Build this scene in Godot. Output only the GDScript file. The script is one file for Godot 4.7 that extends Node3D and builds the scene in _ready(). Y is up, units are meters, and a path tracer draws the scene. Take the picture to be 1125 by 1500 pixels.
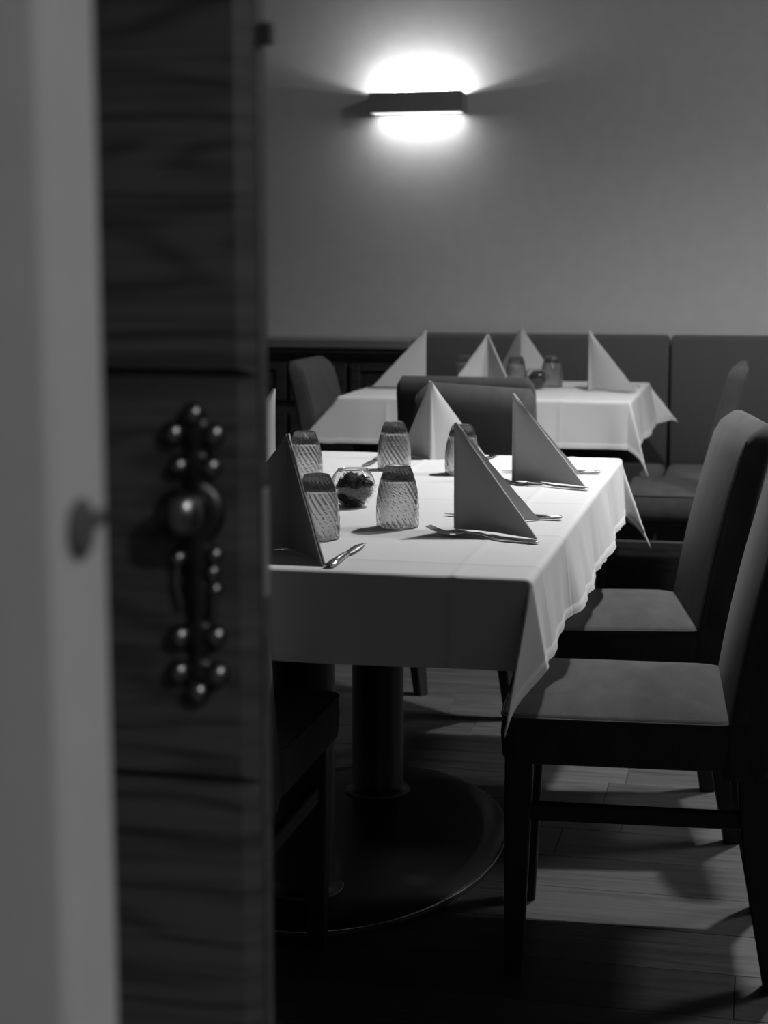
extends Node3D

# ---------------------------------------------------------------- geometry helper
class Geo:
	var t := PackedVector3Array()
	var g := PackedInt32Array()
	func tri(a: Vector3, b: Vector3, c: Vector3, gr := 0) -> void:
		t.append(a); t.append(b); t.append(c); g.append(gr)
	func quad(a: Vector3, b: Vector3, c: Vector3, d: Vector3, gr := 0) -> void:
		tri(a, b, c, gr); tri(a, c, d, gr)
	func mark() -> int:
		return g.size()
	# turn a closed solid the right way round (clockwise outside)
	func close(from: int) -> void:
		var v := 0.0
		for i in range(from, g.size()):
			v += t[i * 3].dot(t[i * 3 + 1].cross(t[i * 3 + 2]))
		if v > 0.0:
			for i in range(from, g.size()):
				var b := t[i * 3 + 1]
				t[i * 3 + 1] = t[i * 3 + 2]
				t[i * 3 + 2] = b
	func loft(rings: Array, capped := true, gr := 0, cap_gr := -1) -> void:
		var m := mark()
		for k in rings.size() - 1:
			var p: PackedVector3Array = rings[k]
			var q: PackedVector3Array = rings[k + 1]
			var n := p.size()
			for i in n:
				var j := (i + 1) % n
				quad(p[i], p[j], q[j], q[i], gr)
		if capped:
			for e in [0, rings.size() - 1]:
				var r: PackedVector3Array = rings[e]
				var c := Vector3.ZERO
				for p in r: c += p
				c /= r.size()
				for i in r.size():
					var j := (i + 1) % r.size()
					if e == 0: tri(c, r[j], r[i], cap_gr)
					else: tri(c, r[i], r[j], cap_gr)
		close(m)
	# box with chamfered edges
	func cbox(c: Vector3, s: Vector3, ch := 0.003) -> void:
		var h := s * 0.5
		ch = minf(ch, minf(h.x, minf(h.y, h.z)) * 0.9)
		var rings := []
		for e in [[-h.y, ch], [-h.y + ch, 0.0], [h.y - ch, 0.0], [h.y, ch]]:
			var i: float = e[1]
			var hx := h.x - i
			var hz := h.z - i
			var k := ch
			var ring := PackedVector3Array()
			for p in [[hx, hz - k], [hx - k, hz], [-hx + k, hz], [-hx, hz - k], [-hx, -hz + k], [-hx + k, -hz], [hx - k, -hz], [hx, -hz + k]]:
				ring.append(c + Vector3(p[0], e[0], p[1]))
			rings.append(ring)
		loft(rings, true, -1, -1)
	func tube(path: PackedVector3Array, rad, seg := 8, closed := false) -> void:
		var rings := []
		var n := path.size()
		for i in n:
			var a := path[(i - 1 + n) % n] if (closed or i > 0) else path[i]
			var b := path[(i + 1) % n] if (closed or i < n - 1) else path[i]
			var d := (b - a).normalized()
			var up := Vector3.UP if absf(d.y) < 0.9 else Vector3.RIGHT
			var sx := d.cross(up).normalized()
			var sy := sx.cross(d).normalized()
			var r: float = rad[i] if rad is Array or rad is PackedFloat32Array else rad
			var ring := PackedVector3Array()
			for k in seg:
				var w := TAU * k / seg
				ring.append(path[i] + (sx * cos(w) + sy * sin(w)) * r)
			rings.append(ring)
		if closed: rings.append(rings[0])
		loft(rings, not closed, 0, -1)
	func lathe(c: Vector3, prof: Array, seg := 32, caps := true) -> void:
		var rings := []
		for p in prof:
			var ring := PackedVector3Array()
			for k in seg:
				var w := TAU * k / seg
				ring.append(c + Vector3(cos(w) * p[0], p[1], sin(w) * p[0]))
			rings.append(ring)
		loft(rings, caps, 0, -1)
	func ball(c: Vector3, r: Vector3, seg := 16) -> void:
		var prof := []
		var rings := []
		var half := seg / 2
		for i in half + 1:
			var a := PI * i / half
			var ring := PackedVector3Array()
			var rr := maxf(sin(a), 0.001)
			for k in seg:
				var w := TAU * k / seg
				ring.append(c + Vector3(cos(w) * rr * r.x, -cos(a) * r.y, sin(w) * rr * r.z))
			rings.append(ring)
		loft(rings, true, 0, 0)
	# sheet with thickness from a grid of points p[i][j]
	func sheet(p: Array, th: float) -> void:
		var m := mark()
		var nu := p.size()
		var nv: int = p[0].size()
		var q := []
		for i in nu:
			var row := PackedVector3Array()
			for j in nv:
				var du: Vector3 = p[mini(i + 1, nu - 1)][j] - p[maxi(i - 1, 0)][j]
				var dv: Vector3 = p[i][mini(j + 1, nv - 1)] - p[i][maxi(j - 1, 0)]
				var nn := du.cross(dv)
				nn = nn.normalized() if nn.length() > 1e-12 else Vector3.UP
				row.append(p[i][j] - nn * th)
			q.append(row)
		for i in nu - 1:
			for j in nv - 1:
				quad(p[i][j], p[i + 1][j], p[i + 1][j + 1], p[i][j + 1], 1)
				quad(q[i][j], q[i][j + 1], q[i + 1][j + 1], q[i + 1][j], 2)
		for i in nu - 1:
			quad(p[i][0], q[i][0], q[i + 1][0], p[i + 1][0], 3)
			quad(p[i][nv - 1], p[i + 1][nv - 1], q[i + 1][nv - 1], q[i][nv - 1], 4)
		for j in nv - 1:
			quad(p[0][j], p[0][j + 1], q[0][j + 1], q[0][j], 5)
			quad(p[nu - 1][j], q[nu - 1][j], q[nu - 1][j + 1], p[nu - 1][j + 1], 6)
		close(m)
	func mesh() -> ArrayMesh:
		var st := SurfaceTool.new()
		st.begin(Mesh.PRIMITIVE_TRIANGLES)
		for i in g.size():
			st.set_smooth_group(g[i] if g[i] >= 0 else 4294967295)
			st.add_vertex(t[i * 3]); st.add_vertex(t[i * 3 + 1]); st.add_vertex(t[i * 3 + 2])
		st.generate_normals()
		st.index()
		return st.commit()

func rrect(hx: float, hz: float, r: float, n := 4) -> PackedVector2Array:
	var o := PackedVector2Array()
	r = minf(r, minf(hx, hz) * 0.98)
	var cs := [Vector2(hx - r, hz - r), Vector2(-hx + r, hz - r), Vector2(-hx + r, -hz + r), Vector2(hx - r, -hz + r)]
	for k in 4:
		for i in n + 1:
			var a := PI * 0.5 * (k + float(i) / n)
			o.append(cs[k] + Vector2(cos(a), sin(a)) * r)
	return o

func ring_y(p: PackedVector2Array, y: float, off := Vector2.ZERO) -> PackedVector3Array:
	var o := PackedVector3Array()
	for v in p: o.append(Vector3(v.x + off.x, y, v.y + off.y))
	return o

# ---------------------------------------------------------------- naming
var taken := {}
func numbered(called: String) -> String:
	if not taken.has(called):
		taken[called] = 0
		return called
	taken[called] += 1
	return "%s_%03d" % [called, taken[called]]

func tag(o: Node, label: String, category := "", group := "", kind := "") -> Node:
	o.set_meta("label", label)
	if category: o.set_meta("category", category)
	if group: o.set_meta("group", group)
	if kind: o.set_meta("kind", kind)
	return o

func thing(called: String, label: String, category: String, at := Vector3.ZERO, turn := 0.0, group := "") -> Node3D:
	var o := Node3D.new()
	o.name = numbered(called)
	add_child(o)
	o.position = at
	o.rotation.y = turn
	tag(o, label, category, group)
	return o

func part(called: String, m: Mesh, mat: Material, parent: Node = null, at := Vector3.ZERO) -> MeshInstance3D:
	var o := MeshInstance3D.new()
	o.mesh = m
	o.material_override = mat
	if parent == null:
		o.name = numbered(called)
		add_child(o)
	else:
		o.name = called
		parent.add_child(o, true)
	o.position = at
	return o

func struct(called: String, m: Mesh, mat: Material, label: String, at := Vector3.ZERO) -> MeshInstance3D:
	var o := part(called, m, mat, null, at)
	tag(o, label, "", "", "structure")
	return o

func one(called: String, m: Mesh, mat: Material, label: String, category: String, at := Vector3.ZERO, turn := 0.0, group := "") -> MeshInstance3D:
	var o := part(called, m, mat, null, at)
	o.rotation.y = turn
	tag(o, label, category, group)
	return o

func cbox(c: Vector3, s: Vector3, ch := 0.003) -> ArrayMesh:
	var q := Geo.new()
	q.cbox(c, s, ch)
	return q.mesh()

# ---------------------------------------------------------------- materials
var M := {}
func grey(v: float) -> Color:
	return Color(v, v, v).linear_to_srgb()

func mat(v: float, rough: float, metal := 0.0) -> StandardMaterial3D:
	var m := StandardMaterial3D.new()
	m.albedo_color = grey(v)
	m.roughness = rough
	m.metallic = metal
	return m

func image_tex(w: int, h: int, f: Callable) -> ImageTexture:
	var im := Image.create(w, h, false, Image.FORMAT_RGB8)
	for y in h:
		for x in w:
			var v: float = clampf(f.call(x, y), 0.0, 1.0)
			im.set_pixel(x, y, Color(v, v, v))
	return ImageTexture.create_from_image(im)

func noise(sd: int, freq: float, oct := 3) -> FastNoiseLite:
	var n := FastNoiseLite.new()
	n.seed = sd
	n.noise_type = FastNoiseLite.TYPE_SIMPLEX_SMOOTH
	n.frequency = freq
	n.fractal_octaves = oct
	return n

# horizontal wood grain; a tile has the grain along u
func wood_tex(sd: int, lo: float, hi: float, rings: float) -> ImageTexture:
	var a := noise(sd, 0.004, 3)
	var b := noise(sd + 7, 0.05, 3)
	return image_tex(512, 512, func(x, y):
		var warp: float = a.get_noise_2d(x * 0.55, y * 2.0)
		var ring: float = 0.5 + 0.5 * sin((y / 512.0 * rings + warp * 2.6) * TAU)
		ring = pow(ring, 2.0)
		var fine: float = b.get_noise_2d(x * 0.06, y * 2.2)
		return lerpf(hi, lo, ring * 0.6) + fine * (hi - lo) * 0.7)

func tri_tex(m: StandardMaterial3D, tex: Texture2D, scale: Vector3, world := false, off := Vector3.ZERO) -> void:
	m.albedo_texture = tex
	m.uv1_triplanar = true
	m.uv1_world_triplanar = world
	m.uv1_scale = scale
	m.uv1_offset = off

func make_materials() -> void:
	# plaster
	var pn := noise(3, 0.03, 4)
	var plaster := image_tex(256, 256, func(x, y): return 0.96 + 0.02 * pn.get_noise_2d(x, y) )
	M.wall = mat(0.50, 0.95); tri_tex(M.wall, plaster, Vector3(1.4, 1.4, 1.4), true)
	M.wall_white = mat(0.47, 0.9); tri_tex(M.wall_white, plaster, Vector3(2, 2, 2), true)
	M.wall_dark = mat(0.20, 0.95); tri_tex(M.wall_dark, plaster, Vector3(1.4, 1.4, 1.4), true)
	M.ceiling = mat(0.45, 0.95)
	# door wood
	var wt := wood_tex(11, 0.62, 1.0, 4.0)
	M.door_wood = []
	for k in 4:
		var m := mat(0.066, 0.42)
		tri_tex(m, wt, Vector3(1.15, 1.5, 1.15), false, Vector3(0.31 * k, 0.37 * k, 0.2 * k))
		M.door_wood.append(m)
	M.dark_wood = mat(0.030, 0.45)
	tri_tex(M.dark_wood, wt, Vector3(1.5, 1.5, 1.5), false)
	M.leg_wood = mat(0.012, 0.5)
	# floor
	var ft := wood_tex(29, 0.6, 1.0, 5.0)
	M.plank = []
	for k in 7:
		var m := mat([0.042, 0.050, 0.038, 0.055, 0.046, 0.034, 0.052][k], 0.5)
		tri_tex(m, ft, Vector3(0.5, 1.0, 2.4), true, Vector3(0.173 * k, 0, 0.291 * k))
		M.plank.append(m)
	M.subfloor = mat(0.02, 0.9)
	# suede: brushed nap in soft patches
	var s1 := noise(41, 0.012, 4)
	var s2 := noise(42, 0.12, 2)
	var st := image_tex(512, 512, func(x, y): return 0.82 + 0.14 * s1.get_noise_2d(x * 1.2, y * 0.6) + 0.07 * s2.get_noise_2d(x, y))
	M.suede = mat(0.058, 0.95)
	tri_tex(M.suede, st, Vector3(2.1, 2.1, 2.1), true)
	M.suede.rim_enabled = true
	M.suede.rim = 0.35
	M.suede.rim_tint = 0.6
	M.suede_seam = mat(0.05, 0.9)
	var b1 := noise(51, 0.2, 3)
	var bt := image_tex(512, 512, func(x, y): return 0.8 + 0.3 * b1.get_noise_2d(x, y))
	M.bench_fabric = mat(0.12, 0.97); tri_tex(M.bench_fabric, bt, Vector3(2.5, 2.5, 2.5), true)
	# linen
	var weave := image_tex(256, 256, func(x, y): return 0.5 + 0.25 * sin(x * TAU / 4.0) * sin(y * TAU / 4.0) + 0.12 * b1.get_noise_2d(x * 0.3, y * 3.0) + 0.12 * b1.get_noise_2d(x * 3.0, y * 0.3))
	M.cloth = mat(0.53, 0.92)
	M.cloth.uv1_triplanar = true
	M.cloth.uv1_world_triplanar = true
	M.cloth.uv1_scale = Vector3(9, 9, 9)
	M.cloth.heightmap_enabled = true
	M.cloth.heightmap_texture = weave
	M.cloth.heightmap_scale = 0.02
	var dots := image_tex(256, 256, func(x, y): return 0.5 + 0.5 * sin(x * TAU / 16.0) * sin(y * TAU / 16.0))
	M.napkin = mat(0.40, 0.95)
	M.napkin.uv1_triplanar = true
	M.napkin.uv1_scale = Vector3(26, 26, 26)
	M.napkin.heightmap_enabled = true
	M.napkin.heightmap_texture = dots
	M.napkin.heightmap_scale = 0.03
	# metals, glass
	M.steel = mat(0.55, 0.18, 1.0)
	M.brass = mat(0.21, 0.24, 1.0)
	M.brass_dark = mat(0.07, 0.35, 1.0)
	M.iron = mat(0.014, 0.38, 0.0)
	M.rim_metal = mat(0.5, 0.25, 1.0)
	M.lock_metal = mat(0.16, 0.4, 0.0)
	M.lamp_metal = mat(0.2, 0.55)
	M.black = mat(0.02, 0.6)
	M.rubber = mat(0.06, 0.7)
	M.glass = mat(0.74, 0.02)
	M.glass.albedo_color.a = 0.03
	M.glass.refraction_enabled = true
	M.glass.refraction_scale = 0.05
	M.glass_clear = mat(0.95, 0.01)
	M.glass_clear.albedo_color.a = 0.0
	M.glass_clear.refraction_enabled = true
	M.glass_clear.refraction_scale = 0.05
	M.glass_foot = mat(0.17, 0.02)
	M.glass_foot.albedo_color.a = 0.03
	M.glass_foot.refraction_enabled = true
	M.glass_foot.refraction_scale = 0.05
	M.pane = mat(0.9, 0.02)
	M.pane.transparency = BaseMaterial3D.TRANSPARENCY_ALPHA
	M.pane.albedo_color.a = 0.12
	var m1 := noise(61, 0.08, 3)
	var mt := image_tex(128, 128, func(x, y): return 0.55 + 0.8 * m1.get_noise_2d(x, y))
	M.moss = mat(0.11, 0.95); tri_tex(M.moss, mt, Vector3(14, 14, 14), false)
	M.bead = mat(0.05, 0.15)
	M.bead_pale = mat(0.7, 0.3)
	M.twig = mat(0.05, 0.8)
	M.frosted = mat(0.85, 0.6)
	M.frosted.emission_enabled = true
	M.frosted.emission = Color(1, 1, 1)
	M.frosted.emission_energy_multiplier = 1.2
	M.bulb = mat(0.9, 0.5)
	M.bulb.emission_enabled = true
	M.bulb.emission = Color(1, 1, 1)
	M.bulb.emission_energy_multiplier = 3.0
	M.panel_glow = mat(0.9, 0.5)
	M.panel_glow.emission_enabled = true
	M.panel_glow.emission = Color(1, 1, 1)
	M.panel_glow.emission_energy_multiplier = 2.0

# ---------------------------------------------------------------- lights
func ceiling_lamp(at: Vector3, size: float, energy: float, label: String) -> void:
	var t := thing("ceiling_lamp", label, "lamp", at)
	part("housing", cbox(Vector3(0, 0.02, 0), Vector3(size + 0.04, 0.04, size + 0.04), 0.006), M.lamp_metal, t)
	part("diffuser", cbox(Vector3(0, -0.004, 0), Vector3(size, 0.008, size), 0.002), M.panel_glow, t)
	var a := AreaLight3D.new()
	a.area_size = Vector2(size, size)
	a.light_energy = energy
	a.area_normalize_energy = true
	a.area_range = 20.0
	a.shadow_enabled = true
	a.name = "panel_light"
	t.add_child(a)
	a.position = Vector3(0, -0.012, 0)
	a.rotation_degrees = Vector3(-90, 0, 0)

func ceiling_spot(at: Vector3, energy: float, angle: float, label: String) -> void:
	var t := thing("downlight", label, "lamp", at)
	var q := Geo.new()
	q.lathe(Vector3.ZERO, [[0.085, 0.0], [0.085, -0.05], [0.090, -0.055], [0.090, -0.062], [0.078, -0.062], [0.078, -0.052], [0.075, -0.050], [0.0005, -0.050]], 40)
	part("housing", q.mesh(), M.lamp_metal, t)
	q = Geo.new()
	q.lathe(Vector3.ZERO, [[0.0005, -0.0505], [0.074, -0.0505], [0.074, -0.054], [0.0005, -0.058]], 40)
	part("lens", q.mesh(), M.panel_glow, t)
	var l := SpotLight3D.new()
	l.light_energy = energy
	l.spot_range = 20.0
	l.spot_attenuation = 2.0
	l.spot_angle = angle
	l.spot_angle_attenuation = 1.0
	l.light_size = 0.07
	l.shadow_enabled = true
	l.name = "lens_light"
	t.add_child(l)
	l.position = Vector3(0, -0.066, 0)
	l.rotation_degrees = Vector3(-90, 0, 0)

func wall_lamp() -> void:
	var at := Vector3(-1.38, 1.879, -6.77)
	var t := thing("wall_lamp", "dark metal up-and-down wall lamp glowing on the plain back wall", "lamp", at)
	var hw := 0.187
	part("back_plate", cbox(Vector3(0, 0, 0.005), Vector3(0.36, 0.07, 0.01), 0.002), M.lamp_metal, t)
	# gently bowed front cover
	var q := Geo.new()
	var p := []
	for i in 13:
		var x := lerpf(-hw, hw, i / 12.0)
		var row := PackedVector3Array()
		for j in 5:
			row.append(Vector3(x, lerpf(-0.037, 0.043, j / 4.0), 0.108 + 0.008 * (1.0 - pow(x / hw, 2))))
		p.append(row)
	q.sheet(p, 0.004)
	part("front_cover", q.mesh(), M.lamp_metal, t)
	for s in [-1.0, 1.0]:
		part("end_cap", cbox(Vector3(s * hw, 0.0, 0.056), Vector3(0.006, 0.08, 0.108), 0.001), M.lamp_metal, t)
	part("bottom_glass", cbox(Vector3(0, -0.034, 0.055), Vector3(0.364, 0.004, 0.098), 0.001), M.frosted, t)
	var dn := AreaLight3D.new()
	dn.area_size = Vector2(0.33, 0.075)
	dn.light_energy = 0.13
	dn.area_normalize_energy = true
	dn.area_range = 12.0
	dn.shadow_enabled = true
	dn.name = "bottom_light"
	t.add_child(dn)
	dn.position = Vector3(0, -0.0375, 0.055)
	dn.rotation_degrees = Vector3(-90, 0, 0)
	for s in [-1.0, 1.0]:
		var b := Geo.new()
		b.tube(PackedVector3Array([Vector3(s * 0.08 - 0.045, 0.008, 0.042), Vector3(s * 0.08 - 0.03, 0.008, 0.042), Vector3(s * 0.08 + 0.03, 0.008, 0.042), Vector3(s * 0.08 + 0.045, 0.008, 0.042)]), [0.004, 0.009, 0.009, 0.004], 10)
		part("bulb", b.mesh(), M.bulb, t)
		var l := OmniLight3D.new()
		l.light_energy = LAMP_E
		l.omni_range = 12.0
		l.omni_attenuation = 2.0
		l.light_size = 0.008
		l.shadow_enabled = true
		l.name = "bulb_light"
		t.add_child(l, true)
		l.position = Vector3(s * 0.08, 0.008, 0.042)

# ---------------------------------------------------------------- cloth
func cloth_mesh(x0: float, x1: float, z0: float, z1: float, y: float, drop: float, tips: Dictionary, sd: int, amp: float, cx: Array, cz: Array) -> ArrayMesh:
	var n := noise(sd, 1.0, 2)
	var us := coords(x0, x1, drop, cx)
	var ws := coords(z0, z1, drop, cz)
	var rr := 0.010
	var p := []
	for u in us:
		var row := PackedVector3Array()
		for w in ws:
			var px := clampf(u, x0, x1)
			var pz := clampf(w, z0, z1)
			var ax: float = u - px
			var az: float = w - pz
			# ironed creases and a slight unevenness of the linen
			var lift := 0.0
			for c in cx: lift += 0.0015 * exp(-pow((u - c) / 0.007, 2))
			for c in cz: lift += 0.0015 * exp(-pow((w - c) / 0.007, 2))
			var out := lift + 0.0008 * n.get_noise_2d(u * 6.0, w * 6.0)
			var hem := 0.0006 if (absf(ax) > drop - 0.016 or absf(az) > drop - 0.016) else 0.0
			if ax == 0.0 and az == 0.0:
				row.append(Vector3(px, y + out, pz))
				continue
			var r := Vector2(ax, az).length()
			var corner := Vector3(px, y, pz)
			var fx := signf(ax)
			var fz := signf(az)
			var dx := Vector3(fx, 0, 0)
			var dz := Vector3(0, 0, fz)
			var dirn: Vector3
			var nout: Vector3
			if az == 0.0:
				nout = dx
				dirn = Vector3(0, -1, 0) + dx * (0.10 + wave(n, pz, 3.0 + fx, amp))
			elif ax == 0.0:
				nout = dz
				dirn = Vector3(0, -1, 0) + dz * (0.05 + wave(n, px, 9.0 + fz, amp))
			else:
				var a0 := Vector3(0, -1, 0) + dx * (0.10 + wave(n, pz, 3.0 + fx, amp))
				var a2 := Vector3(0, -1, 0) + dz * (0.05 + wave(n, px, 9.0 + fz, amp))
				var key := ("r" if fx > 0 else "l") + ("n" if fz > 0 else "f")
				var tip: Vector3 = tips[key]
				var ph := atan2(absf(az), absf(ax)) / (PI * 0.5)
				var kk := sin(ph * PI)
				kk = kk * kk
				dirn = a0.lerp(a2, ph * ph * (3.0 - 2.0 * ph)).lerp(tip, kk)
				nout = (dx + dz).normalized()
			dirn = dirn.normalized()
			# turn over the table edge with a small radius
			var ang := minf(r / rr, PI * 0.5)
			var side := (dx * absf(ax) + dz * absf(az)) / r
			var pos: Vector3 = corner + side * rr * sin(ang) + Vector3(0, -rr * (1.0 - cos(ang)), 0)
			var rest := maxf(r - rr * PI * 0.5, 0.0)
			if ax != 0.0 and az != 0.0: rest *= 1.0 + (tips[("r" if fx > 0 else "l") + ("n" if fz > 0 else "f")].length() - 1.2) * pow(sin(2.0 * atan2(absf(az), absf(ax))), 2.0)
			pos += dirn * rest + nout * (out + hem) * clampf(rest / 0.03, 0, 1)
			if rest < 0.03: pos.y += out * (1.0 - rest / 0.03)
			row.append(pos)
		p.append(row)
	var q := Geo.new()
	q.sheet(p, 0.0012)
	return q.mesh()

func wave(n: FastNoiseLite, s: float, row: float, amp: float) -> float:
	return amp * (n.get_noise_2d(s * 2.6, row) * 0.75 + n.get_noise_2d(s * 8.0, row + 20.0) * 0.3 + 0.3)

func coords(a: float, b: float, drop: float, extra: Array) -> Array:
	var o := []
	for d in [0.0, 0.006, 0.0155]: 
		o.append(a - drop + d); o.append(b + drop - d)
	o.append(a - drop + 0.0165); o.append(b + drop - 0.0165)
	for k in 9:
		o.append(a - drop + 0.02 + (drop - 0.04) * k / 8.0)
		o.append(b + drop - 0.02 - (drop - 0.04) * k / 8.0)
	for d in [0.016, 0.012, 0.008, 0.004, 0.0, -0.006]:
		o.append(a - d); o.append(b + d)
	var n := int((b - a) / 0.024)
	for k in range(1, n):
		o.append(lerpf(a, b, float(k) / n))
	for c in extra:
		for d in [-0.012, -0.008, -0.004, 0.0, 0.004, 0.008, 0.012]: o.append(c + d)
	o.sort()
	var r := []
	for v in o:
		if r.is_empty() or v - r[-1] > 0.0007: r.append(v)
	return r

# ---------------------------------------------------------------- napkin, cutlery, glass
func napkin_mesh(wa: Vector2, wb: Vector2, h: float, gap := 0.0) -> ArrayMesh:
	var q := Geo.new()
	for w in [wa, wb]:
		var other: Vector2 = wb if w == wa else wa
		var len: float = w.length()
		var d: Vector2 = w / len
		var side := Vector2(-d.y, d.x)
		if side.dot(other) > 0: side = -side
		# two plies that lie on one another, the inner one a little smaller
		for ply in 2:
			var p := []
			var nu := 9
			var nv := 12
			for i in nu + 1:
				var row := PackedVector3Array()
				for j in nv + 1:
					var v := float(j) / nv * (1.0 - 0.012 * ply)
					var u := float(i) / nu
					var along := maxf(len * (1.0 - v), 0.003) * u * (1.0 - 0.01 * ply)
					var bow := (0.007 * sin(PI * u) * (1.0 - 0.6 * v) - 0.0035 * ply) 
					var lift := gap * sin(PI * u) * pow(1.0 - v, 3.0)
					var xy := d * along + side * bow
					row.append(Vector3(xy.x, v * h + lift + 0.0004, xy.y))
				p.append(row)
			q.sheet(p, 0.0022)
	return q.mesh()

func flat_ring(x: float, y: float, hz: float, hy: float, n := 10) -> PackedVector3Array:
	var o := PackedVector3Array()
	for k in n:
		var a := TAU * k / n
		o.append(Vector3(x, y + sin(a) * hy, cos(a) * hz))
	return o

var fork_meshes := []
var knife_meshes := []
func make_cutlery() -> void:
	# handles run from x = 0 (end) towards +x
	var h := Geo.new()
	var rings := []
	for e in [[0.0, 0.003, 0.003, 0.0012], [0.003, 0.003, 0.0085, 0.0022], [0.03, 0.003, 0.0095, 0.0026], [0.08, 0.0035, 0.0065, 0.0024], [0.12, 0.008, 0.0035, 0.0022], [0.145, 0.009, 0.0045, 0.0016]]:
		rings.append(flat_ring(e[0], e[1], e[2], e[3]))
	h.loft(rings)
	fork_meshes.append(h.mesh())
	h = Geo.new()
	rings = []
	for e in [[0.143, 0.009, 0.0045, 0.0015], [0.152, 0.006, 0.010, 0.0012], [0.163, 0.0035, 0.0125, 0.0011], [0.175, 0.003, 0.0125, 0.0011]]:
		rings.append(flat_ring(e[0], e[1], e[2], e[3]))
	h.loft(rings)
	fork_meshes.append(h.mesh())
	h = Geo.new()
	rings = []
	for e in [[0.173, 0.003, 0.0018], [0.19, 0.0045, 0.0018], [0.21, 0.009, 0.0016], [0.225, 0.0145, 0.0008]]:
		rings.append(flat_ring(e[0], e[1], e[2], 0.0010, 6))
	h.loft(rings)
	fork_meshes.append(h.mesh())
	h = Geo.new()
	rings = []
	for e in [[0.0, 0.0045, 0.003, 0.0015], [0.003, 0.0045, 0.0085, 0.0036], [0.05, 0.0045, 0.0085, 0.0042], [0.11, 0.0045, 0.0070, 0.0042], [0.122, 0.0045, 0.0055, 0.0032]]:
		rings.append(flat_ring(e[0], e[1], e[2], e[3], 12))
	h.loft(rings)
	knife_meshes.append(h.mesh())
	h = Geo.new()
	rings = []
	for e in [[0.120, 0.0, 0.0055, 0.0016], [0.135, 0.001, 0.0085, 0.0010], [0.19, 0.001, 0.0095, 0.0008], [0.215, 0.002, 0.0075, 0.0007], [0.232, 0.005, 0.0015, 0.0005]]:
		var ring := flat_ring(e[0], 0.0035, e[2], e[3], 10)
		for k in ring.size(): ring[k].z += e[1]
		rings.append(ring)
	h.loft(rings)
	knife_meshes.append(h.mesh())

func fork(from: Vector3, to: Vector2, label: String) -> void:
	var d := to - Vector2(from.x, from.z)
	var t := thing("fork", label, "fork", from, -atan2(d.y, d.x), "forks laid at the place settings")
	part("handle", fork_meshes[0], M.steel, t)
	var hd := part("head", fork_meshes[1], M.steel, t)
	for k in 4:
		part("tine", fork_meshes[2], M.steel, hd, Vector3(0, 0, (k - 1.5) * 0.0064))

func knife(from: Vector3, to: Vector2, label: String) -> void:
	var d := to - Vector2(from.x, from.z)
	var t := thing("table_knife", label, "knife", from, -atan2(d.y, d.x), "knives laid at the place settings")
	part("handle", knife_meshes[0], M.steel, t)
	part("blade", knife_meshes[1], M.steel, t)

func ribbed(outer: Array, inner: Array, seg: int, ribs: int) -> ArrayMesh:
	var q := Geo.new()
	var rings := []
	var dense := []
	for i in outer.size() - 1:
		for k in 3:
			var f := k / 3.0
			dense.append([lerpf(outer[i][0], outer[i + 1][0], f), lerpf(outer[i][1], outer[i + 1][1], f)])
	dense.append(outer[-1])
	for e in dense:
		var ring := PackedVector3Array()
		var am: float = 0.0022 * smoothstep(0.0, 0.010, e[1]) * smoothstep(0.006, 0.022, e[0])
		for k in seg:
			var w := TAU * k / seg
			# narrow grooves that wind round the glass
			var ph := fposmod(ribs * (w - e[1] * 17.0) / TAU, 1.0) - 0.5
			var r: float = e[0] - am * exp(-pow(ph / 0.20, 2))
			ring.append(Vector3(cos(w) * r, e[1], sin(w) * r))
		rings.append(ring)
	for e in inner:
		var ring := PackedVector3Array()
		for k in seg:
			var w := TAU * k / seg
			ring.append(Vector3(cos(w) * e[0], e[1], sin(w) * e[0]))
		rings.append(ring)
	rings.append(rings[0])
	q.loft(rings, false, 0)
	return q.mesh()

var tumbler_parts := []
func tumbler(at: Vector3, turn: float, label: String) -> void:
	if tumbler_parts.is_empty():
		# standing on its mouth: (radius, height) outside, then back down inside
		tumbler_parts.append(ribbed([[0.0385, 0.0], [0.0398, 0.003], [0.0405, 0.02], [0.0404, 0.036], [0.0395, 0.052], [0.0375, 0.068], [0.0342, 0.084], [0.0326, 0.0895]], [[0.0292, 0.0895], [0.0303, 0.084], [0.0335, 0.072], [0.0362, 0.056], [0.0374, 0.038], [0.0376, 0.02], [0.0370, 0.003], [0.0372, 0.0]], 264, 22))
		tumbler_parts.append(ribbed([[0.0325, 0.0898], [0.0300, 0.098], [0.0262, 0.108], [0.0235, 0.114], [0.0205, 0.116], [0.010, 0.1150], [0.0004, 0.1145]], [[0.0004, 0.099], [0.014, 0.0985], [0.0225, 0.097], [0.0272, 0.0925], [0.0290, 0.0898]], 264, 22))
	var t := thing("tumbler", label, "glass", at, turn, "ribbed tumblers standing upside down")
	part("wall", tumbler_parts[0], M.glass, t)
	part("foot", tumbler_parts[1], M.glass_foot, t)

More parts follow.
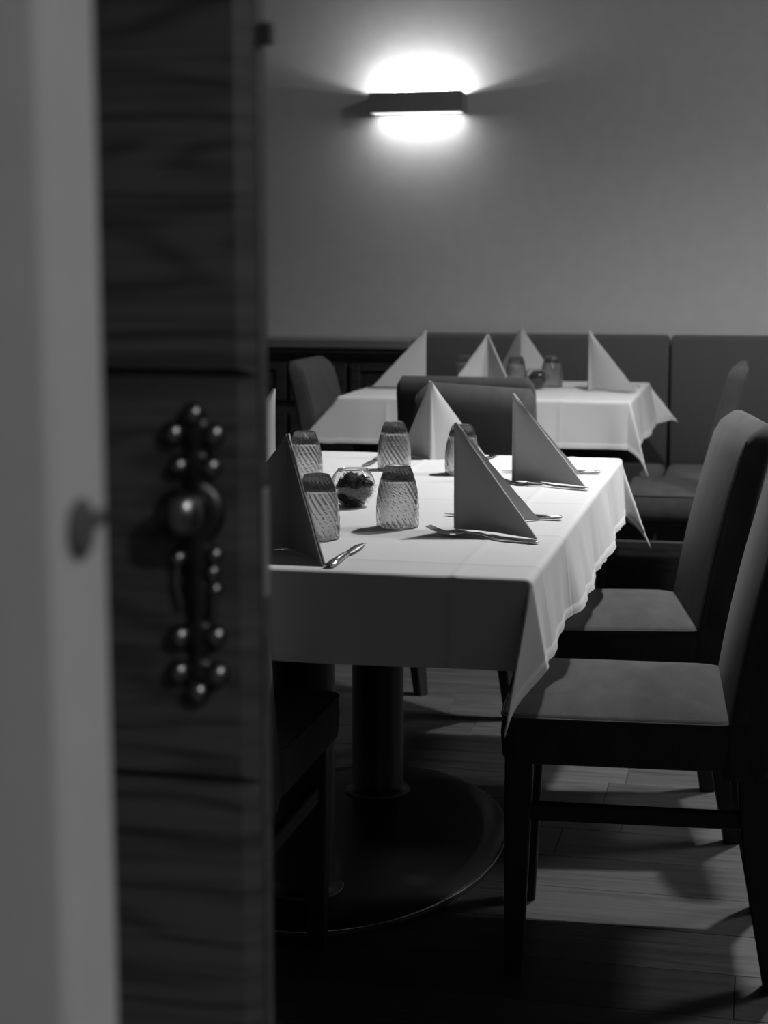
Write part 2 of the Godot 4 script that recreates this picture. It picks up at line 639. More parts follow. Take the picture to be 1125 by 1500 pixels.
func terrarium(at: Vector3, s: float, label: String, where: String, sd: int) -> void:
	var q := Geo.new()
	var prof := []
	for i in 21:
		var a := lerpf(-1.25, 0.86, i / 20.0)
		prof.append([0.046 * cos(a) * s, (0.0415 + 0.0415 * sin(a) / sin(1.25)) * s])
	prof[0] = [0.016 * s, 0.0005]
	prof.append([0.0298 * s, (0.0415 + 0.0415 * sin(0.9) / sin(1.25)) * s])
	var m := q.mark()
	var shell := [[0.0005, 0.0003]] + prof
	for i in range(prof.size() - 1, -1, -1):
		shell.append([maxf(prof[i][0] - 0.0022 * s, 0.001), prof[i][1] + 0.0015 * s * (1.0 - float(i) / prof.size())])
	shell.append([0.0005, 0.0022])
	q.lathe(Vector3.ZERO, shell, 48, false)
	q.close(m)
	var o := thing("glass_bowl", label, "bowl", at, 0.0, "glass bowls in the middle of the tables")
	part("bowl_wall", q.mesh(), M.glass_clear, o)
	var rp := PackedVector3Array()
	for k in 32:
		var w := TAU * k / 32
		rp.append(Vector3(cos(w) * 0.0298 * s, prof[-1][1], sin(w) * 0.0298 * s))
	var q2 := Geo.new()
	q2.tube(rp, 0.0013 * s, 6, true)
	part("rim", q2.mesh(), M.glass_clear, o)
	# moss clump
	var n := noise(sd, 60.0, 3)
	var rng := RandomNumberGenerator.new()
	rng.seed = sd
	var q3 := Geo.new()
	var seg := 28
	var rings := []
	for i in 15:
		var a := PI * i / 14
		var ring := PackedVector3Array()
		for k in seg:
			var w := TAU * k / seg
			var d := Vector3(cos(w) * maxf(sin(a), 0.01), -cos(a), sin(w) * maxf(sin(a), 0.01))
			var r := 0.033 * s * (0.95 + 0.5 * n.get_noise_3dv(d * 0.022) + 0.22 * n.get_noise_3dv(d * 0.09))
			var pp := Vector3(0.003 * s, 0.033 * s, 0) + d * r * Vector3(1.08, 0.92, 1.0)
			ring.append(pp)
		rings.append(ring)
	q3.loft(rings, true, 0, 0)
	for i in 1300:
		var d := Vector3(rng.randfn(), rng.randfn(), rng.randfn()).normalized()
		var r := 0.033 * s * (0.93 + 0.5 * n.get_noise_3dv(d * 0.022) + 0.22 * n.get_noise_3dv(d * 0.09))
		var b := Vector3(0.003 * s, 0.033 * s, 0) + d * r * Vector3(1.08, 0.92, 1.0)
		var e := (d + Vector3(rng.randfn(), rng.randfn(), rng.randfn()) * 0.7).normalized()
		var sx := e.cross(Vector3(0.3, 1, 0.2)).normalized() * 0.0011
		var sy := e.cross(sx).normalized() * 0.0008
		var tip := b + e * rng.randf_range(0.003, 0.007)
		var m2 := q3.mark()
		q3.tri(b + sx, b - sx * 0.5 + sy, tip, -1); q3.tri(b - sx * 0.5 + sy, b - sx * 0.5 - sy, tip, -1); q3.tri(b - sx * 0.5 - sy, b + sx, tip, -1)
		q3.tri(b + sx, b - sx * 0.5 - sy, b - sx * 0.5 + sy, -1)
		q3.close(m2)
	one("moss_clump", q3.mesh(), M.moss, "dark clump of moss inside the glass bowl " + where, "moss", at + Vector3(0, 0.001, 0), 0.0, "moss clumps in the glass bowls")
	var q4 := Geo.new()
	q4.tube(PackedVector3Array([Vector3(-0.016, 0.0575, 0.012) * s, Vector3(-0.006, 0.060, 0.013) * s, Vector3(0.006, 0.0615, 0.013) * s, Vector3(0.014, 0.0605, 0.012) * s]), [0.0008, 0.0014, 0.0013, 0.0007], 6)
	q4.tube(PackedVector3Array([Vector3(-0.012, 0.0585, 0.012) * s, Vector3(-0.016, 0.0645, 0.012) * s, Vector3(-0.015, 0.0685, 0.012) * s]), [0.0010, 0.0009, 0.0006], 6)
	q4.tube(PackedVector3Array([Vector3(-0.006, 0.060, 0.013) * s, Vector3(-0.007, 0.066, 0.012) * s, Vector3(-0.004, 0.0695, 0.012) * s]), [0.0010, 0.0009, 0.0006], 6)
	one("twig", q4.mesh(), M.twig, "little forked twig on the moss in the glass bowl " + where, "twig", at, 0.0, "twigs in the glass bowls")
	var f := thing("bead_ornament", "tiny dark bead on a pale peg in the glass bowl " + where, "ornament", at + Vector3(-0.0265, 0.0225, 0.018) * s, 0.0, "bead ornaments in the glass bowls")
	var q5 := Geo.new()
	q5.ball(Vector3(0, 0.0185, 0) * s, Vector3(0.0042, 0.0045, 0.0042) * s, 14)
	part("bead", q5.mesh(), M.bead, f)
	var q6 := Geo.new()
	q6.tube(PackedVector3Array([Vector3(0, 0.0, 0), Vector3(0, 0.006, 0) * s, Vector3(0, 0.0145, 0) * s]), [0.0038 * s, 0.0024 * s, 0.0012 * s], 8)
	part("peg", q6.mesh(), M.bead_pale, f)

# ---------------------------------------------------------------- chair (faces -x, origin on the floor)
func make_chair() -> Node3D:
	var t := Node3D.new()
	t.name = "upholstered_chair"
	var q := Geo.new()
	# seat cushion
	var hx := 0.195
	var hz := 0.218
	var rings := []
	for e in [[0.388, 0.016], [0.392, 0.007], [0.400, 0.001], [0.44, -0.002], [0.468, 0.0], [0.476, 0.003]]:
		rings.append(ring_y(rrect(hx - e[1], hz - e[1], 0.028, 5), e[0], Vector2(-0.025, 0)))
	for k in range(1, 8):
		var f := k / 8.0
		var sc := 1.0 - pow(f, 1.5)
		rings.append(ring_y(rrect((hx - 0.003) * sc, (hz - 0.003) * sc, maxf(0.028 * sc, 0.002), 5), 0.476 + 0.022 * (1.0 - pow(sc, 3.2)), Vector2(-0.025, 0)))
	q.loft(rings, true, 0, 0)
	var seat := part("seat", q.mesh(), M.suede, t)
	q = Geo.new()
	q.tube(ring_y(rrect(hx + 0.0005, hz + 0.0005, 0.029, 5), 0.4725, Vector2(-0.025, 0)), 0.0022, 6, true)
	part("piping", q.mesh(), M.suede_seam, seat)
	# backrest: horizontal slices along a leaning curve
	q = Geo.new()
	rings = []
	var n := 22
	for i in n + 1:
		var f := float(i) / n
		var y := lerpf(0.375, 0.907, f)
		var back_f := front_x(y)
		var th := lerpf(0.086, 0.062, f)
		var w := 0.216 - 0.006 * f
		var top := smoothstep(0.90, 1.0, f)
		var cut := 1.0 - sqrt(maxf(1.0 - top * top, 0.0))
		var bot := 0.006 * (1.0 - smoothstep(0.0, 0.04, f))
		var tt := th * 0.5 * (1.0 - 0.72 * cut) - bot
		rings.append(ring_y(rrect(tt, w - 0.018 * cut - bot, 0.016, 4), y, Vector2(back_f + th * 0.5 + 0.006 * cut, 0)))
	q.loft(rings, true, 0, 0)
	var back := part("backrest", q.mesh(), M.suede, t)
	for s in [-1.0, 1.0]:
		q = Geo.new()
		var path := PackedVector3Array()
		for i in 15:
			var y := lerpf(0.40, 0.875, i / 14.0)
			path.append(Vector3(front_x(y) + 0.004, y, s * (0.2115 - 0.006 * i / 14.0)))
		q.tube(path, 0.0018, 6)
		part("back_seam", q.mesh(), M.suede_seam, back)
	# legs
	for s in [-1.0, 1.0]:
		q = Geo.new()
		q.loft([ring_y(rrect(0.016, 0.016, 0.003, 1), 0.0, Vector2(-0.196, s * 0.176)), ring_y(rrect(0.024, 0.024, 0.003, 1), 0.36, Vector2(-0.190, s * 0.178)), ring_y(rrect(0.024, 0.024, 0.003, 1), 0.40, Vector2(-0.190, s * 0.178))], true, -1, -1)
		part("leg", q.mesh(), M.leg_wood, t)
	for s in [-1.0, 1.0]:
		q = Geo.new()
		rings = []
		for e in [[0.0, 0.252, 0.017], [0.06, 0.243, 0.0185], [0.14, 0.230, 0.021], [0.24, 0.217, 0.024], [0.34, 0.209, 0.026], [0.385, 0.207, 0.026]]:
			rings.append(ring_y(rrect(e[2], e[2] * 0.9, 0.003, 1), e[0], Vector2(e[1], s * 0.182)))
		q.loft(rings, true, -1, -1)
		part("leg", q.mesh(), M.leg_wood, t)
	for s in [-1.0, 1.0]:
		part("stretcher", cbox(Vector3(0.012, 0.298, s * 0.180), Vector3(0.375, 0.030, 0.020), 0.003), M.leg_wood, t)
	return t

func front_x(y: float) -> float:
	var k := clampf((y - 0.42) / 0.487, -0.2, 1.0)
	return 0.155 + 0.105 * (0.55 * k + 0.45 * k * absf(k))

var chair0: Node3D
var first_chair := true
func chair(at: Vector3, deg: float, label: String, tilt := 0.0) -> void:
	var o: Node3D = chair0 if first_chair else chair0.duplicate()
	first_chair = false
	o.name = numbered("upholstered_chair")
	add_child(o)
	o.position = at
	o.rotation_degrees = Vector3(0, deg, 0)
	if tilt: o.rotate(Vector3(0, 0, 1), deg_to_rad(tilt))   # front legs stand on the foot plate
	tag(o, label, "chair", "suede dining chairs at the tables")

# ---------------------------------------------------------------- door
func door_handle(door: Node3D) -> void:
	# long ornamental plate: round lobes joined by a narrow stem
	var cx := -0.436
	var z := -1.25
	var plate := Geo.new()
	var shape := []
	for i in 61:
		var y := lerpf(0.885, 1.128, i / 60.0)
		var w := 0.006
		for l in [[1.119, 0.009, 0.0095], [1.104, 0.022, 0.010], [1.078, 0.019, 0.012], [1.041, 0.024, 0.026], [1.005, 0.018, 0.016], [0.975, 0.013, 0.024], [0.940, 0.019, 0.013], [0.910, 0.022, 0.011], [0.895, 0.010, 0.010]]:
			var d: float = (y - l[0]) / l[2]
			if absf(d) < 1.0: w = maxf(w, l[1] * sqrt(1.0 - d * d))
		shape.append([y, w])
	var rings := []
	for e in shape:
		var ring := PackedVector3Array()
		for p in [[-1.0, 0.0], [-1.0, 0.002], [-0.75, 0.005], [0.0, 0.006], [0.75, 0.005], [1.0, 0.002], [1.0, 0.0]]:
			ring.append(Vector3(cx + p[0] * e[1], e[0], z + p[1]))
		rings.append(ring)
	plate.loft(rings, true, 0, -1)
	var pl := part("handle_plate", plate.mesh(), M.brass_dark, door)
	for b in [[0.0, 1.120, 0.0080], [-0.017, 1.104, 0.0085], [0.017, 1.104, 0.0085], [-0.013, 1.078, 0.0075], [0.014, 1.078, 0.0080], [-0.015, 1.004, 0.0065], [0.016, 1.008, 0.0065], [0.014, 0.994, 0.0060], [0.016, 0.980, 0.0055], [-0.015, 0.940, 0.0085], [0.016, 0.942, 0.0085], [-0.016, 0.911, 0.0085], [0.017, 0.911, 0.0090], [0.0, 0.895, 0.0090]]:
		var q := Geo.new()
		q.ball(Vector3.ZERO, Vector3(b[2], b[2], b[2] * 0.8) * 1.2, 14)
		part("boss", q.mesh(), M.brass, pl, Vector3(cx + b[0], b[1], z + 0.006))
	var st := Geo.new()
	st.tube(PackedVector3Array([Vector3(cx + 0.014, 0.99, z + 0.005), Vector3(cx + 0.016, 0.975, z + 0.007), Vector3(cx + 0.014, 0.955, z + 0.006)]), 0.0028, 8)
	st.tube(PackedVector3Array([Vector3(cx - 0.014, 1.0, z + 0.005), Vector3(cx - 0.016, 0.985, z + 0.007), Vector3(cx - 0.012, 0.965, z + 0.006)]), 0.0028, 8)
	part("scroll", st.mesh(), M.brass, pl)
	var kn := Geo.new()
	# round knob on a short neck, its axis along z
	var prof := [[0.012, 0.004], [0.010, 0.012], [0.009, 0.018], [0.014, 0.022], [0.0185, 0.029], [0.0200, 0.036], [0.0185, 0.043], [0.013, 0.0485], [0.006, 0.051], [0.0006, 0.0516]]
	var kr := []
	for p in prof:
		var ring := PackedVector3Array()
		for k in 28:
			var w := TAU * k / 28
			ring.append(Vector3(cx - 0.002 + cos(w) * p[0], 1.045 + sin(w) * p[0], z + p[1]))
		kr.append(ring)
	kn.loft(kr, true, 0, 0)
	part("knob", kn.mesh(), M.brass, door)

func wood_door() -> void:
	var door := Node3D.new()
	door.name = "door_1"
	add_child(door)
	tag(door, "dark horizontally boarded wooden door leaf with an ornate brass handle", "", "", "structure")
	var x1 := -0.388
	var x0 := -1.25
	part("core", cbox(Vector3((x0 + x1) * 0.5, 1.09, -1.276), Vector3(x1 - x0, 2.16, 0.028), 0.002), M.dark_wood, door)
	# boards with chamfered edges
	var ys := [0.0]
	var y := 0.819 - 2 * 0.331
	while y < 2.1:
		ys.append(y)
		y += 0.331
	ys.append(2.17)
	for k in ys.size() - 1:
		var a: float = maxf(ys[k], 0.012)
		var b: float = ys[k + 1]
		var q := Geo.new()
		var ch := 0.013
		var chy := 0.006
		var zf := -1.25
		var zb := -1.2605
		var r0 := PackedVector3Array([Vector3(x0, a + 0.001, -1.2625), Vector3(x1 - 0.0005, a + 0.001, -1.2625), Vector3(x1 - 0.0005, b - 0.001, -1.2625), Vector3(x0, b - 0.001, -1.2625)])
		var r1 := PackedVector3Array([Vector3(x0, a + 0.001, zb), Vector3(x1 - 0.0005, a + 0.001, zb), Vector3(x1 - 0.0005, b - 0.001, zb), Vector3(x0, b - 0.001, zb)])
		var r2 := PackedVector3Array([Vector3(x0, a + chy, zf), Vector3(x1 - ch, a + chy, zf), Vector3(x1 - ch, b - chy, zf), Vector3(x0, b - chy, zf)])
		q.loft([r0, r1, r2], true, -1, -1)
		part("board", q.mesh(), M.door_wood[k % 4], door)
	part("edge_strip", cbox(Vector3(x1 - 0.012, 1.09, -1.276), Vector3(0.026, 2.158, 0.027), 0.002), M.dark_wood, door)
	part("lock_plate", cbox(Vector3(x1 + 0.0012, 1.014, -1.276), Vector3(0.0022, 0.088, 0.016), 0.0006), M.lock_metal, door)
	part("latch_bolt", cbox(Vector3(x1 + 0.004, 1.413, -1.278), Vector3(0.013, 0.016, 0.012), 0.001), M.black, door)
	door_handle(door)

# ---------------------------------------------------------------- tables
func main_table() -> void:
	var t := thing("pedestal_table", "long restaurant table on two dark columns and an oval foot plate", "table", Vector3(-0.82, 0, -3.4))
	part("tabletop", cbox(Vector3(0, 0.733, 0), Vector3(0.93, 0.028, 1.68), 0.004), M.dark_wood, t)
	var q := Geo.new()
	var rings := []
	var prof := [[0.0, 0.0], [0.0, 0.010], [0.006, 0.014], [0.05, 0.017]]
	for e in prof:
		var ring := PackedVector3Array()
		for k in 72:
			var w := TAU * k / 72
			ring.append(Vector3(cos(w) * (0.345 - e[0]), e[1], sin(w) * (0.53 - e[0])))
		rings.append(ring)
	q.loft(rings, true, 0, -1)
	var off := Vector3(-0.03, 0, 0.03)
	var plate := part("foot_plate", q.mesh(), M.iron, t, off)
	q = Geo.new()
	var path := PackedVector3Array()
	for k in 72:
		var w := TAU * k / 72
		path.append(Vector3(cos(w) * 0.3445, 0.011, sin(w) * 0.5295))
	q.tube(path, 0.0024, 6, true)
	part("rim", q.mesh(), M.rim_metal, plate)
	for z in [0.32, -0.32]:
		q = Geo.new()
		q.lathe(Vector3.ZERO, [[0.075, 0.012], [0.075, 0.024], [0.066, 0.030], [0.060, 0.04], [0.060, 0.60], [0.066, 0.61], [0.066, 0.685], [0.12, 0.69], [0.12, 0.719]], 36)
		var c := part("column", q.mesh(), M.iron, t, off + Vector3(0, 0, z))
		q = Geo.new()
		var ring := PackedVector3Array()
		for k in 36:
			var w := TAU * k / 36
			ring.append(Vector3(cos(w) * 0.0752, 0.022, sin(w) * 0.0752))
		q.tube(ring, 0.0015, 6, true)
		part("base_ring", q.mesh(), M.lock_metal, c)
	var tips := {
		"rn": Vector3(-0.125, -1.255, 0.653), "rf": Vector3(0.467, -1.298, 0.026), "ln": Vector3(-0.367, -1.223, 0.245), "lf": Vector3(-0.367, -1.223, -0.245)}
	one("tablecloth", cloth_mesh(-1.29, -0.35, -4.245, -2.555, 0.7505, 0.152, tips, 5, 0.22, [-0.465, -0.82, -1.17], [-2.66, -2.98, -3.40, -3.82, -4.1]), M.cloth, "white linen cloth on the long near table, corners hanging down", "tablecloth")

func back_table() -> void:
	var t := thing("square_table", "small square table in front of the upholstered bench", "table", Vector3(-0.925, 0, -6.04))
	part("tabletop", cbox(Vector3(0, 0.773, 0), Vector3(0.98, 0.028, 0.905), 0.004), M.dark_wood, t)
	var q := Geo.new()
	q.lathe(Vector3.ZERO, [[0.155, 0.0], [0.155, 0.012], [0.148, 0.018], [0.065, 0.03], [0.055, 0.04], [0.055, 0.70], [0.11, 0.72], [0.11, 0.759]], 40)
	part("pedestal", q.mesh(), M.iron, t)
	var tips := {"rn": Vector3(0.352, -1.258, 0.252), "rf": Vector3(0.656, -0.820, 0.016), "ln": Vector3(-0.800, -0.888, 0.107), "lf": Vector3(-0.438, -1.095, -0.219)}
	one("tablecloth", cloth_mesh(-1.42, -0.43, -6.50, -5.58, 0.7905, 0.165, tips, 8, 0.20, [-0.655, -0.925, -1.25], [-5.80, -6.04, -6.30]), M.cloth, "white linen cloth on the far square table by the bench", "tablecloth")

# ---------------------------------------------------------------- bench, sideboard
func bench() -> void:
	var t := thing("upholstered_bench", "dark fabric wall bench with high back panels along the rear wall", "bench", Vector3(0, 0, 0))
	for e in [[-1.37, -0.361], [-0.355, 0.66], [0.666, 1.70]]:
		var q := Geo.new()
		var cx: float = (e[0] + e[1]) * 0.5
		var hx: float = (e[1] - e[0]) * 0.5
		var rings := []
		for r in [[0.42, 0.004], [0.424, 0.0], [0.945, 0.0], [0.960, 0.004], [0.966, 0.014]]:
			rings.append(ring_y(rrect(hx - r[1], 0.042 - r[1], 0.014, 3), r[0], Vector2(cx, -6.727)))
		q.loft(rings, true, 0, -1)
		part("back_panel", q.mesh(), M.bench_fabric, t)
		q = Geo.new()
		rings = []
		for r in [[0.30, 0.006], [0.306, 0.0], [0.43, 0.0], [0.452, 0.008], [0.461, 0.026], [0.466, 0.08]]:
			rings.append(ring_y(rrect(hx - r[1] * 0.7, 0.245 - r[1], 0.03, 4), r[0], Vector2(cx, -6.435)))
		q.loft(rings, true, 0, 0)
		part("seat_cushion", q.mesh(), M.bench_fabric, t)
	part("plinth", cbox(Vector3(0.165, 0.15, -6.48), Vector3(3.05, 0.297, 0.42), 0.004), M.dark_wood, t)

func sideboard() -> void:
	var t := thing("panelled_sideboard", "dark wooden sideboard with recessed panels left of the bench", "sideboard", Vector3(0, 0, 0))
	var x0 := -2.45
	var x1 := -1.40
	var zf := -6.60
	part("body", cbox(Vector3((x0 + x1) * 0.5, 0.45, -6.703), Vector3(x1 - x0, 0.9, 0.13), 0.003), M.dark_wood, t)
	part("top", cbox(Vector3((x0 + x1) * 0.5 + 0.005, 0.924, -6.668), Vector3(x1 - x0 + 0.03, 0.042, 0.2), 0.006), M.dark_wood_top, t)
	part("cornice", cbox(Vector3((x0 + x1) * 0.5, 0.893, -6.615), Vector3(x1 - x0 + 0.01, 0.02, 0.06), 0.005), M.dark_wood, t)
	for k in 4:
		var cx := x1 - 0.12 - 0.255 * k
		# drawer: frame of four strips round a sunken panel
		for row in [[0.765, 0.16, "drawer"], [0.36, 0.56, "cupboard_door"]]:
			var d := part(row[2], cbox(Vector3(cx, row[0], zf - 0.034), Vector3(0.238, row[1], 0.012), 0.002), M.dark_wood, t)
			var h: float = row[1]
			for s in [-1.0, 1.0]:
				part("frame_strip", cbox(Vector3(cx + s * 0.0975, row[0], zf - 0.020), Vector3(0.043, h, 0.02), 0.004), M.dark_wood, d)
				part("frame_strip", cbox(Vector3(cx, row[0] + s * (h * 0.5 - 0.017), zf - 0.0202), Vector3(0.152, 0.034, 0.0196), 0.004), M.dark_wood, d)
			part("sunken_panel", cbox(Vector3(cx, row[0], zf - 0.028), Vector3(0.12, h - 0.09, 0.010), 0.004), M.dark_wood, d)

# ---------------------------------------------------------------- settings
const LAMP_E := 0.17
const T1 := 0.7528
const T2 := 0.7928

func _ready() -> void:
	# camera
	var cam := Camera3D.new()
	cam.name = "camera"
	add_child(cam)
	cam.position = Vector3(0, 1.235, 0)
	cam.rotation_degrees = Vector3(-8.38, 12.75, 0)
	cam.keep_aspect = Camera3D.KEEP_HEIGHT
	var ca := CameraAttributesPhysical.new()
	ca.frustum_focal_length = 12.0 * 2444.0 / 750.0
	ca.frustum_focus_distance = 3.15
	ca.exposure_aperture = 3.4
	ca.frustum_near = 0.05
	ca.frustum_far = 100.0
	cam.attributes = ca
	cam.fov = rad_to_deg(2.0 * atan(750.0 / 2444.0))
	cam.current = true
	# environment
	var we := WorldEnvironment.new()
	var env := Environment.new()
	env.background_mode = Environment.BG_COLOR
	env.background_color = Color(0, 0, 0)
	env.tonemap_mode = Environment.TONE_MAPPER_LINEAR
	env.tonemap_exposure = 1.0
	env.sdfgi_enabled = true
	env.ssao_enabled = true
	env.ssil_enabled = true
	we.environment = env
	add_child(we)

	make_materials()
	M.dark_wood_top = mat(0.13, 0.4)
	# lamps of the room
	ceiling_spot(Vector3(0.20, 3.05, -4.35), 13.5, 66.0, "round downlight in the ceiling above the right-hand chairs")
	ceiling_lamp(Vector3(1.5, 2.985, -0.45), 0.3, 0.8, "square ceiling lamp in the corridor in front of the doorway")
	ceiling_lamp(Vector3(1.75, 2.985, 1.2), 0.3, 4.8, "square ceiling lamp at the rear of the corridor")
	ceiling_lamp(Vector3(1.45, 2.985, -4.3), 0.5, 5.0, "large square ceiling lamp on the right side of the dining room")
	wall_lamp()

	# ---------------- setting
	var fl := Node3D.new()
	fl.name = "floor"
	add_child(fl)
	tag(fl, "dark wooden plank floor running parallel to the back wall", "", "", "structure")
	part("screed", cbox(Vector3(-0.2, -0.06, -2.4), Vector3(5.2, 0.08, 9.2), 0.001), M.subfloor, fl)
	var rng := RandomNumberGenerator.new()
	rng.seed = 77
	var pw := 0.178
	var pm := cbox(Vector3.ZERO, Vector3(1.2975, 0.02, pw - 0.0016), 0.0009)
	var row := 0
	var z := -6.77 + pw * 0.5
	while z < 1.9:
		var off := rng.randf_range(0.0, 1.3)
		for k in 5:
			var x := -2.75 - 0.65 + off + 1.2985 * k
			if x - 0.65 > 2.2 or x + 0.65 < -2.75: continue
			part("plank", pm, M.plank[rng.randi() % 7], fl, Vector3(x, -0.010, z))
		z += pw
		row += 1
	struct("wall_back", cbox(Vector3(-0.2, 1.5, -6.845), Vector3(5.4, 3.15, 0.15), 0.001), M.wall, "plain grey plastered wall behind the bench")
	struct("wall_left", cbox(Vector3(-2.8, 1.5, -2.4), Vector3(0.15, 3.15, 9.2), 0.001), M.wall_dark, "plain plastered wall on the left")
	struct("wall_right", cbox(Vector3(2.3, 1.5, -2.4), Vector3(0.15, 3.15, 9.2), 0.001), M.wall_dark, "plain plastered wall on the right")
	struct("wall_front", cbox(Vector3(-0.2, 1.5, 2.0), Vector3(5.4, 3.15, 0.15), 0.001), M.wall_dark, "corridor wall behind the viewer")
	struct("ceiling", cbox(Vector3(-0.2, 3.11, -2.4), Vector3(5.4, 0.12, 9.2), 0.001), M.ceiling, "plain plastered ceiling")
	# partition with the doorway
	var pt := Node3D.new()
	pt.name = "wall_partition"
	add_child(pt)
	tag(pt, "partition wall between corridor and dining room", "", "", "structure")
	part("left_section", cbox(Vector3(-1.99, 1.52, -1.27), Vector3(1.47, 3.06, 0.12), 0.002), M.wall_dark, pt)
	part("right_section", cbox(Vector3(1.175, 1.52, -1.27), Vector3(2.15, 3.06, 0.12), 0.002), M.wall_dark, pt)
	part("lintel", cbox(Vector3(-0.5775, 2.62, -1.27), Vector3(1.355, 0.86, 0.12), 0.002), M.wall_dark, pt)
	# white pier beside the viewer
	var q := Geo.new()
	var rings := []
	for yy in [0.0, 3.05]:
		rings.append(ring_y(rrect(0.30, 0.034, 0.007, 4), yy, Vector2(-0.629, -0.772)))
	q.loft(rings, true, 0, -1)
	struct("wall_pier", q.mesh(), M.wall_white, "pale blurred wall edge close on the left")
	wood_door()
	var bp := thing("door_bumper", "small round dark door bumper on the pale wall edge", "bumper", Vector3(-0.329, 1.106, -0.766))
	q = Geo.new()
	var br := []
	for e in [[0.0, 0.0145], [0.0015, 0.0155], [0.003, 0.0145], [0.0038, 0.010]]:
		var ring := PackedVector3Array()
		for k in 28:
			var w := TAU * k / 28
			ring.append(Vector3(e[0], cos(w) * e[1], sin(w) * e[1]))
		br.append(ring)
	q.loft(br, true, 0, -1)
	part("disc", q.mesh(), M.rubber, bp)
	part("stub", cbox(Vector3(0.0015, 0.002, -0.021), Vector3(0.003, 0.008, 0.014), 0.001), M.rubber, bp)

	sideboard()
	bench()
	main_table()
	back_table()

	# ---------------- chairs
	chair0 = make_chair()
	chair(Vector3(-0.212, 0, -2.977), 4, "suede chair nearest on the right, seat half under the hanging cloth corner")
	chair(Vector3(-0.312, 0, -3.690), 10, "second suede chair on the right side of the long table")
	chair(Vector3(-0.360, 0, -5.830), 0, "dim chair at the right end of the far table, seen in profile")
	chair(Vector3(-0.935, 0, -4.330), 55, "turned suede chair at the far head of the long table")
	chair(Vector3(-0.870, 0, -5.240), -90, "chair drawn up to the far table, back towards the viewer")
	chair(Vector3(-1.300, 0, -5.800), 180, "dark chair at the left end of the far table before the sideboard")
	chair(Vector3(-0.940, 0, -2.625), -90, "chair at the near head of the long table, partly hidden by the door")
	chair(Vector3(-1.140, 0.0105, -3.365), 180, "chair on the left side of the long table, under the cloth", 2.1)

	# ---------------- things on the long table
	make_cutlery()
	var ng := "folded napkins standing on the tables"
	one("folded_napkin", napkin_mesh(Vector2(0.166, 0.086), Vector2(0.138, -0.150), 0.197, 0.004), M.napkin, "folded napkin standing nearest on the right of the long table", "napkin", Vector3(-0.547, T1, -3.010), 0.0, ng)
	one("folded_napkin", napkin_mesh(Vector2(0.172, 0.068), Vector2(0.140, -0.148), 0.197, 0.004), M.napkin, "folded napkin standing second on the right of the long table", "napkin", Vector3(-0.545, T1, -3.730), 0.0, ng)
	one("folded_napkin", napkin_mesh(Vector2(-0.105, -0.14), Vector2(0.115, -0.14), 0.197), M.napkin, "folded napkin at the far head of the long table, corner towards the viewer", "napkin", Vector3(-0.806, T1, -4.095), 0.0, ng)
	one("folded_napkin", napkin_mesh(Vector2(0.106, 0.155), Vector2(-0.120, 0.145), 0.197), M.napkin, "shaded folded napkin at the near head of the long table beside a knife", "napkin", Vector3(-0.790, T1, -2.740), 0.0, ng)
	one("folded_napkin", napkin_mesh(Vector2(-0.165, 0.1), Vector2(-0.14, -0.13), 0.197), M.napkin, "folded napkin on the left side of the long table, half behind the door", "napkin", Vector3(-1.112, T1, -3.755), 0.0, ng)
	fork(Vector3(-0.373, T1, -2.878), Vector2(-0.592, -2.953), "fork under the nearest right-hand napkin on the long table")
	knife(Vector3(-0.366, T1, -3.170), Vector2(-0.602, -3.172), "knife behind the nearest right-hand napkin on the long table")
	fork(Vector3(-0.361, T1, -3.610), Vector2(-0.585, -3.690), "fork under the second right-hand napkin on the long table")
	knife(Vector3(-0.362, T1, -3.900), Vector2(-0.590, -3.880), "knife behind the second right-hand napkin on the long table")
	knife(Vector3(-0.672, T1, -2.566), Vector2(-0.672, -2.810), "knife lying at the near edge of the long table")
	knife(Vector3(-0.935, T1, -4.150), Vector2(-0.935, -3.900), "knife at the far head of the long table behind a tumbler")
	fork(Vector3(-0.665, T1, -4.235), Vector2(-0.668, -4.01), "fork at the far head of the long table behind a napkin")
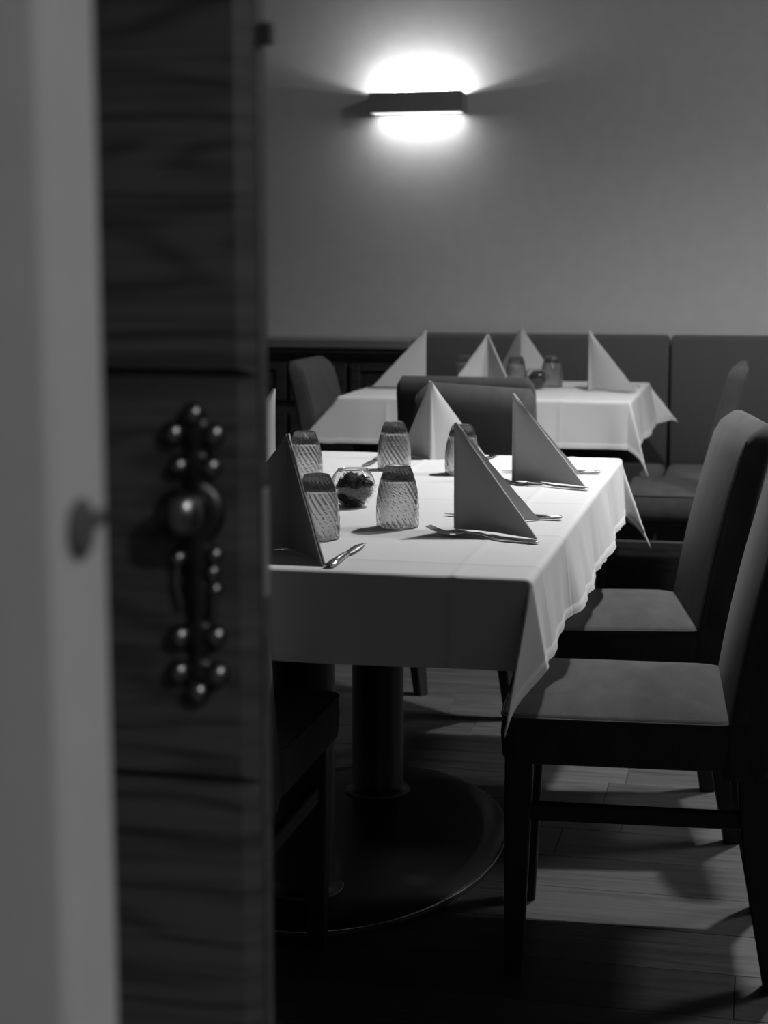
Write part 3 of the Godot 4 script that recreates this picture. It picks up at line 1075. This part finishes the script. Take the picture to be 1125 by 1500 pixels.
	for e in [[-0.656, -3.015, "ribbed glass tumbler upside down, nearest in front of the glass bowl", 0.0], [-0.853, -3.879, "ribbed glass tumbler upside down before the far head napkin", 0.5], [-0.680, -3.834, "ribbed glass tumbler mostly hidden behind the nearest right-hand napkin", 1.1], [-0.997, -3.600, "ribbed tumbler rising behind the tip of the shaded napkin by the door", 1.7], [-0.767, -2.850, "ribbed glass tumbler half hidden by the shaded near napkin", 2.3]]:
		tumbler(Vector3(e[0], T1, e[1]), e[3], e[2])
	terrarium(Vector3(-0.803, T1, -3.262), 1.0, "round glass bowl with moss in the middle of the long table", "on the long table", 91)

	# ---------------- things on the far table
	one("folded_napkin", napkin_mesh(Vector2(0.182, 0.066), Vector2(0.15, -0.14), 0.212), M.napkin, "folded napkin at the right end of the far table", "napkin", Vector3(-0.610, T2, -6.030), 0.0, ng)
	one("folded_napkin", napkin_mesh(Vector2(-0.195, 0.050), Vector2(-0.15, -0.14), 0.212), M.napkin, "folded napkin at the left end of the far table", "napkin", Vector3(-1.200, T2, -6.000), 0.0, ng)
	one("folded_napkin", napkin_mesh(Vector2(-0.13, 0.13), Vector2(0.12, 0.14), 0.205), M.napkin, "folded napkin on the far table just above the chair back", "napkin", Vector3(-0.945, T2, -5.830), 0.0, ng)
	one("folded_napkin", napkin_mesh(Vector2(-0.12, -0.13), Vector2(0.13, -0.11), 0.212), M.napkin, "folded napkin at the bench side of the far table", "napkin", Vector3(-0.905, T2, -6.385), 0.0, ng)
	fork(Vector3(-0.440, T2, -5.928), Vector2(-0.66, -6.0), "fork at the right end of the far table")
	knife(Vector3(-0.436, T2, -6.190), Vector2(-0.66, -6.20), "knife at the right end of the far table")
	knife(Vector3(-1.405, T2, -5.930), Vector2(-1.18, -5.94), "knife at the left end of the far table")
	for e in [[-0.757, -6.150, "ribbed tumbler on the far table beside the right-hand napkin", 0.2], [-1.075, -6.120, "ribbed tumbler on the far table left of the middle napkin", 0.9], [-0.880, -6.080, "ribbed tumbler on the far table between the middle napkin and the bowl", 1.4]]:
		tumbler(Vector3(e[0], T2, e[1]), e[3], e[2])
	terrarium(Vector3(-0.800, T2, -6.045), 0.95, "round dark glass bowl on the far table beside a tumbler", "on the far table", 92)
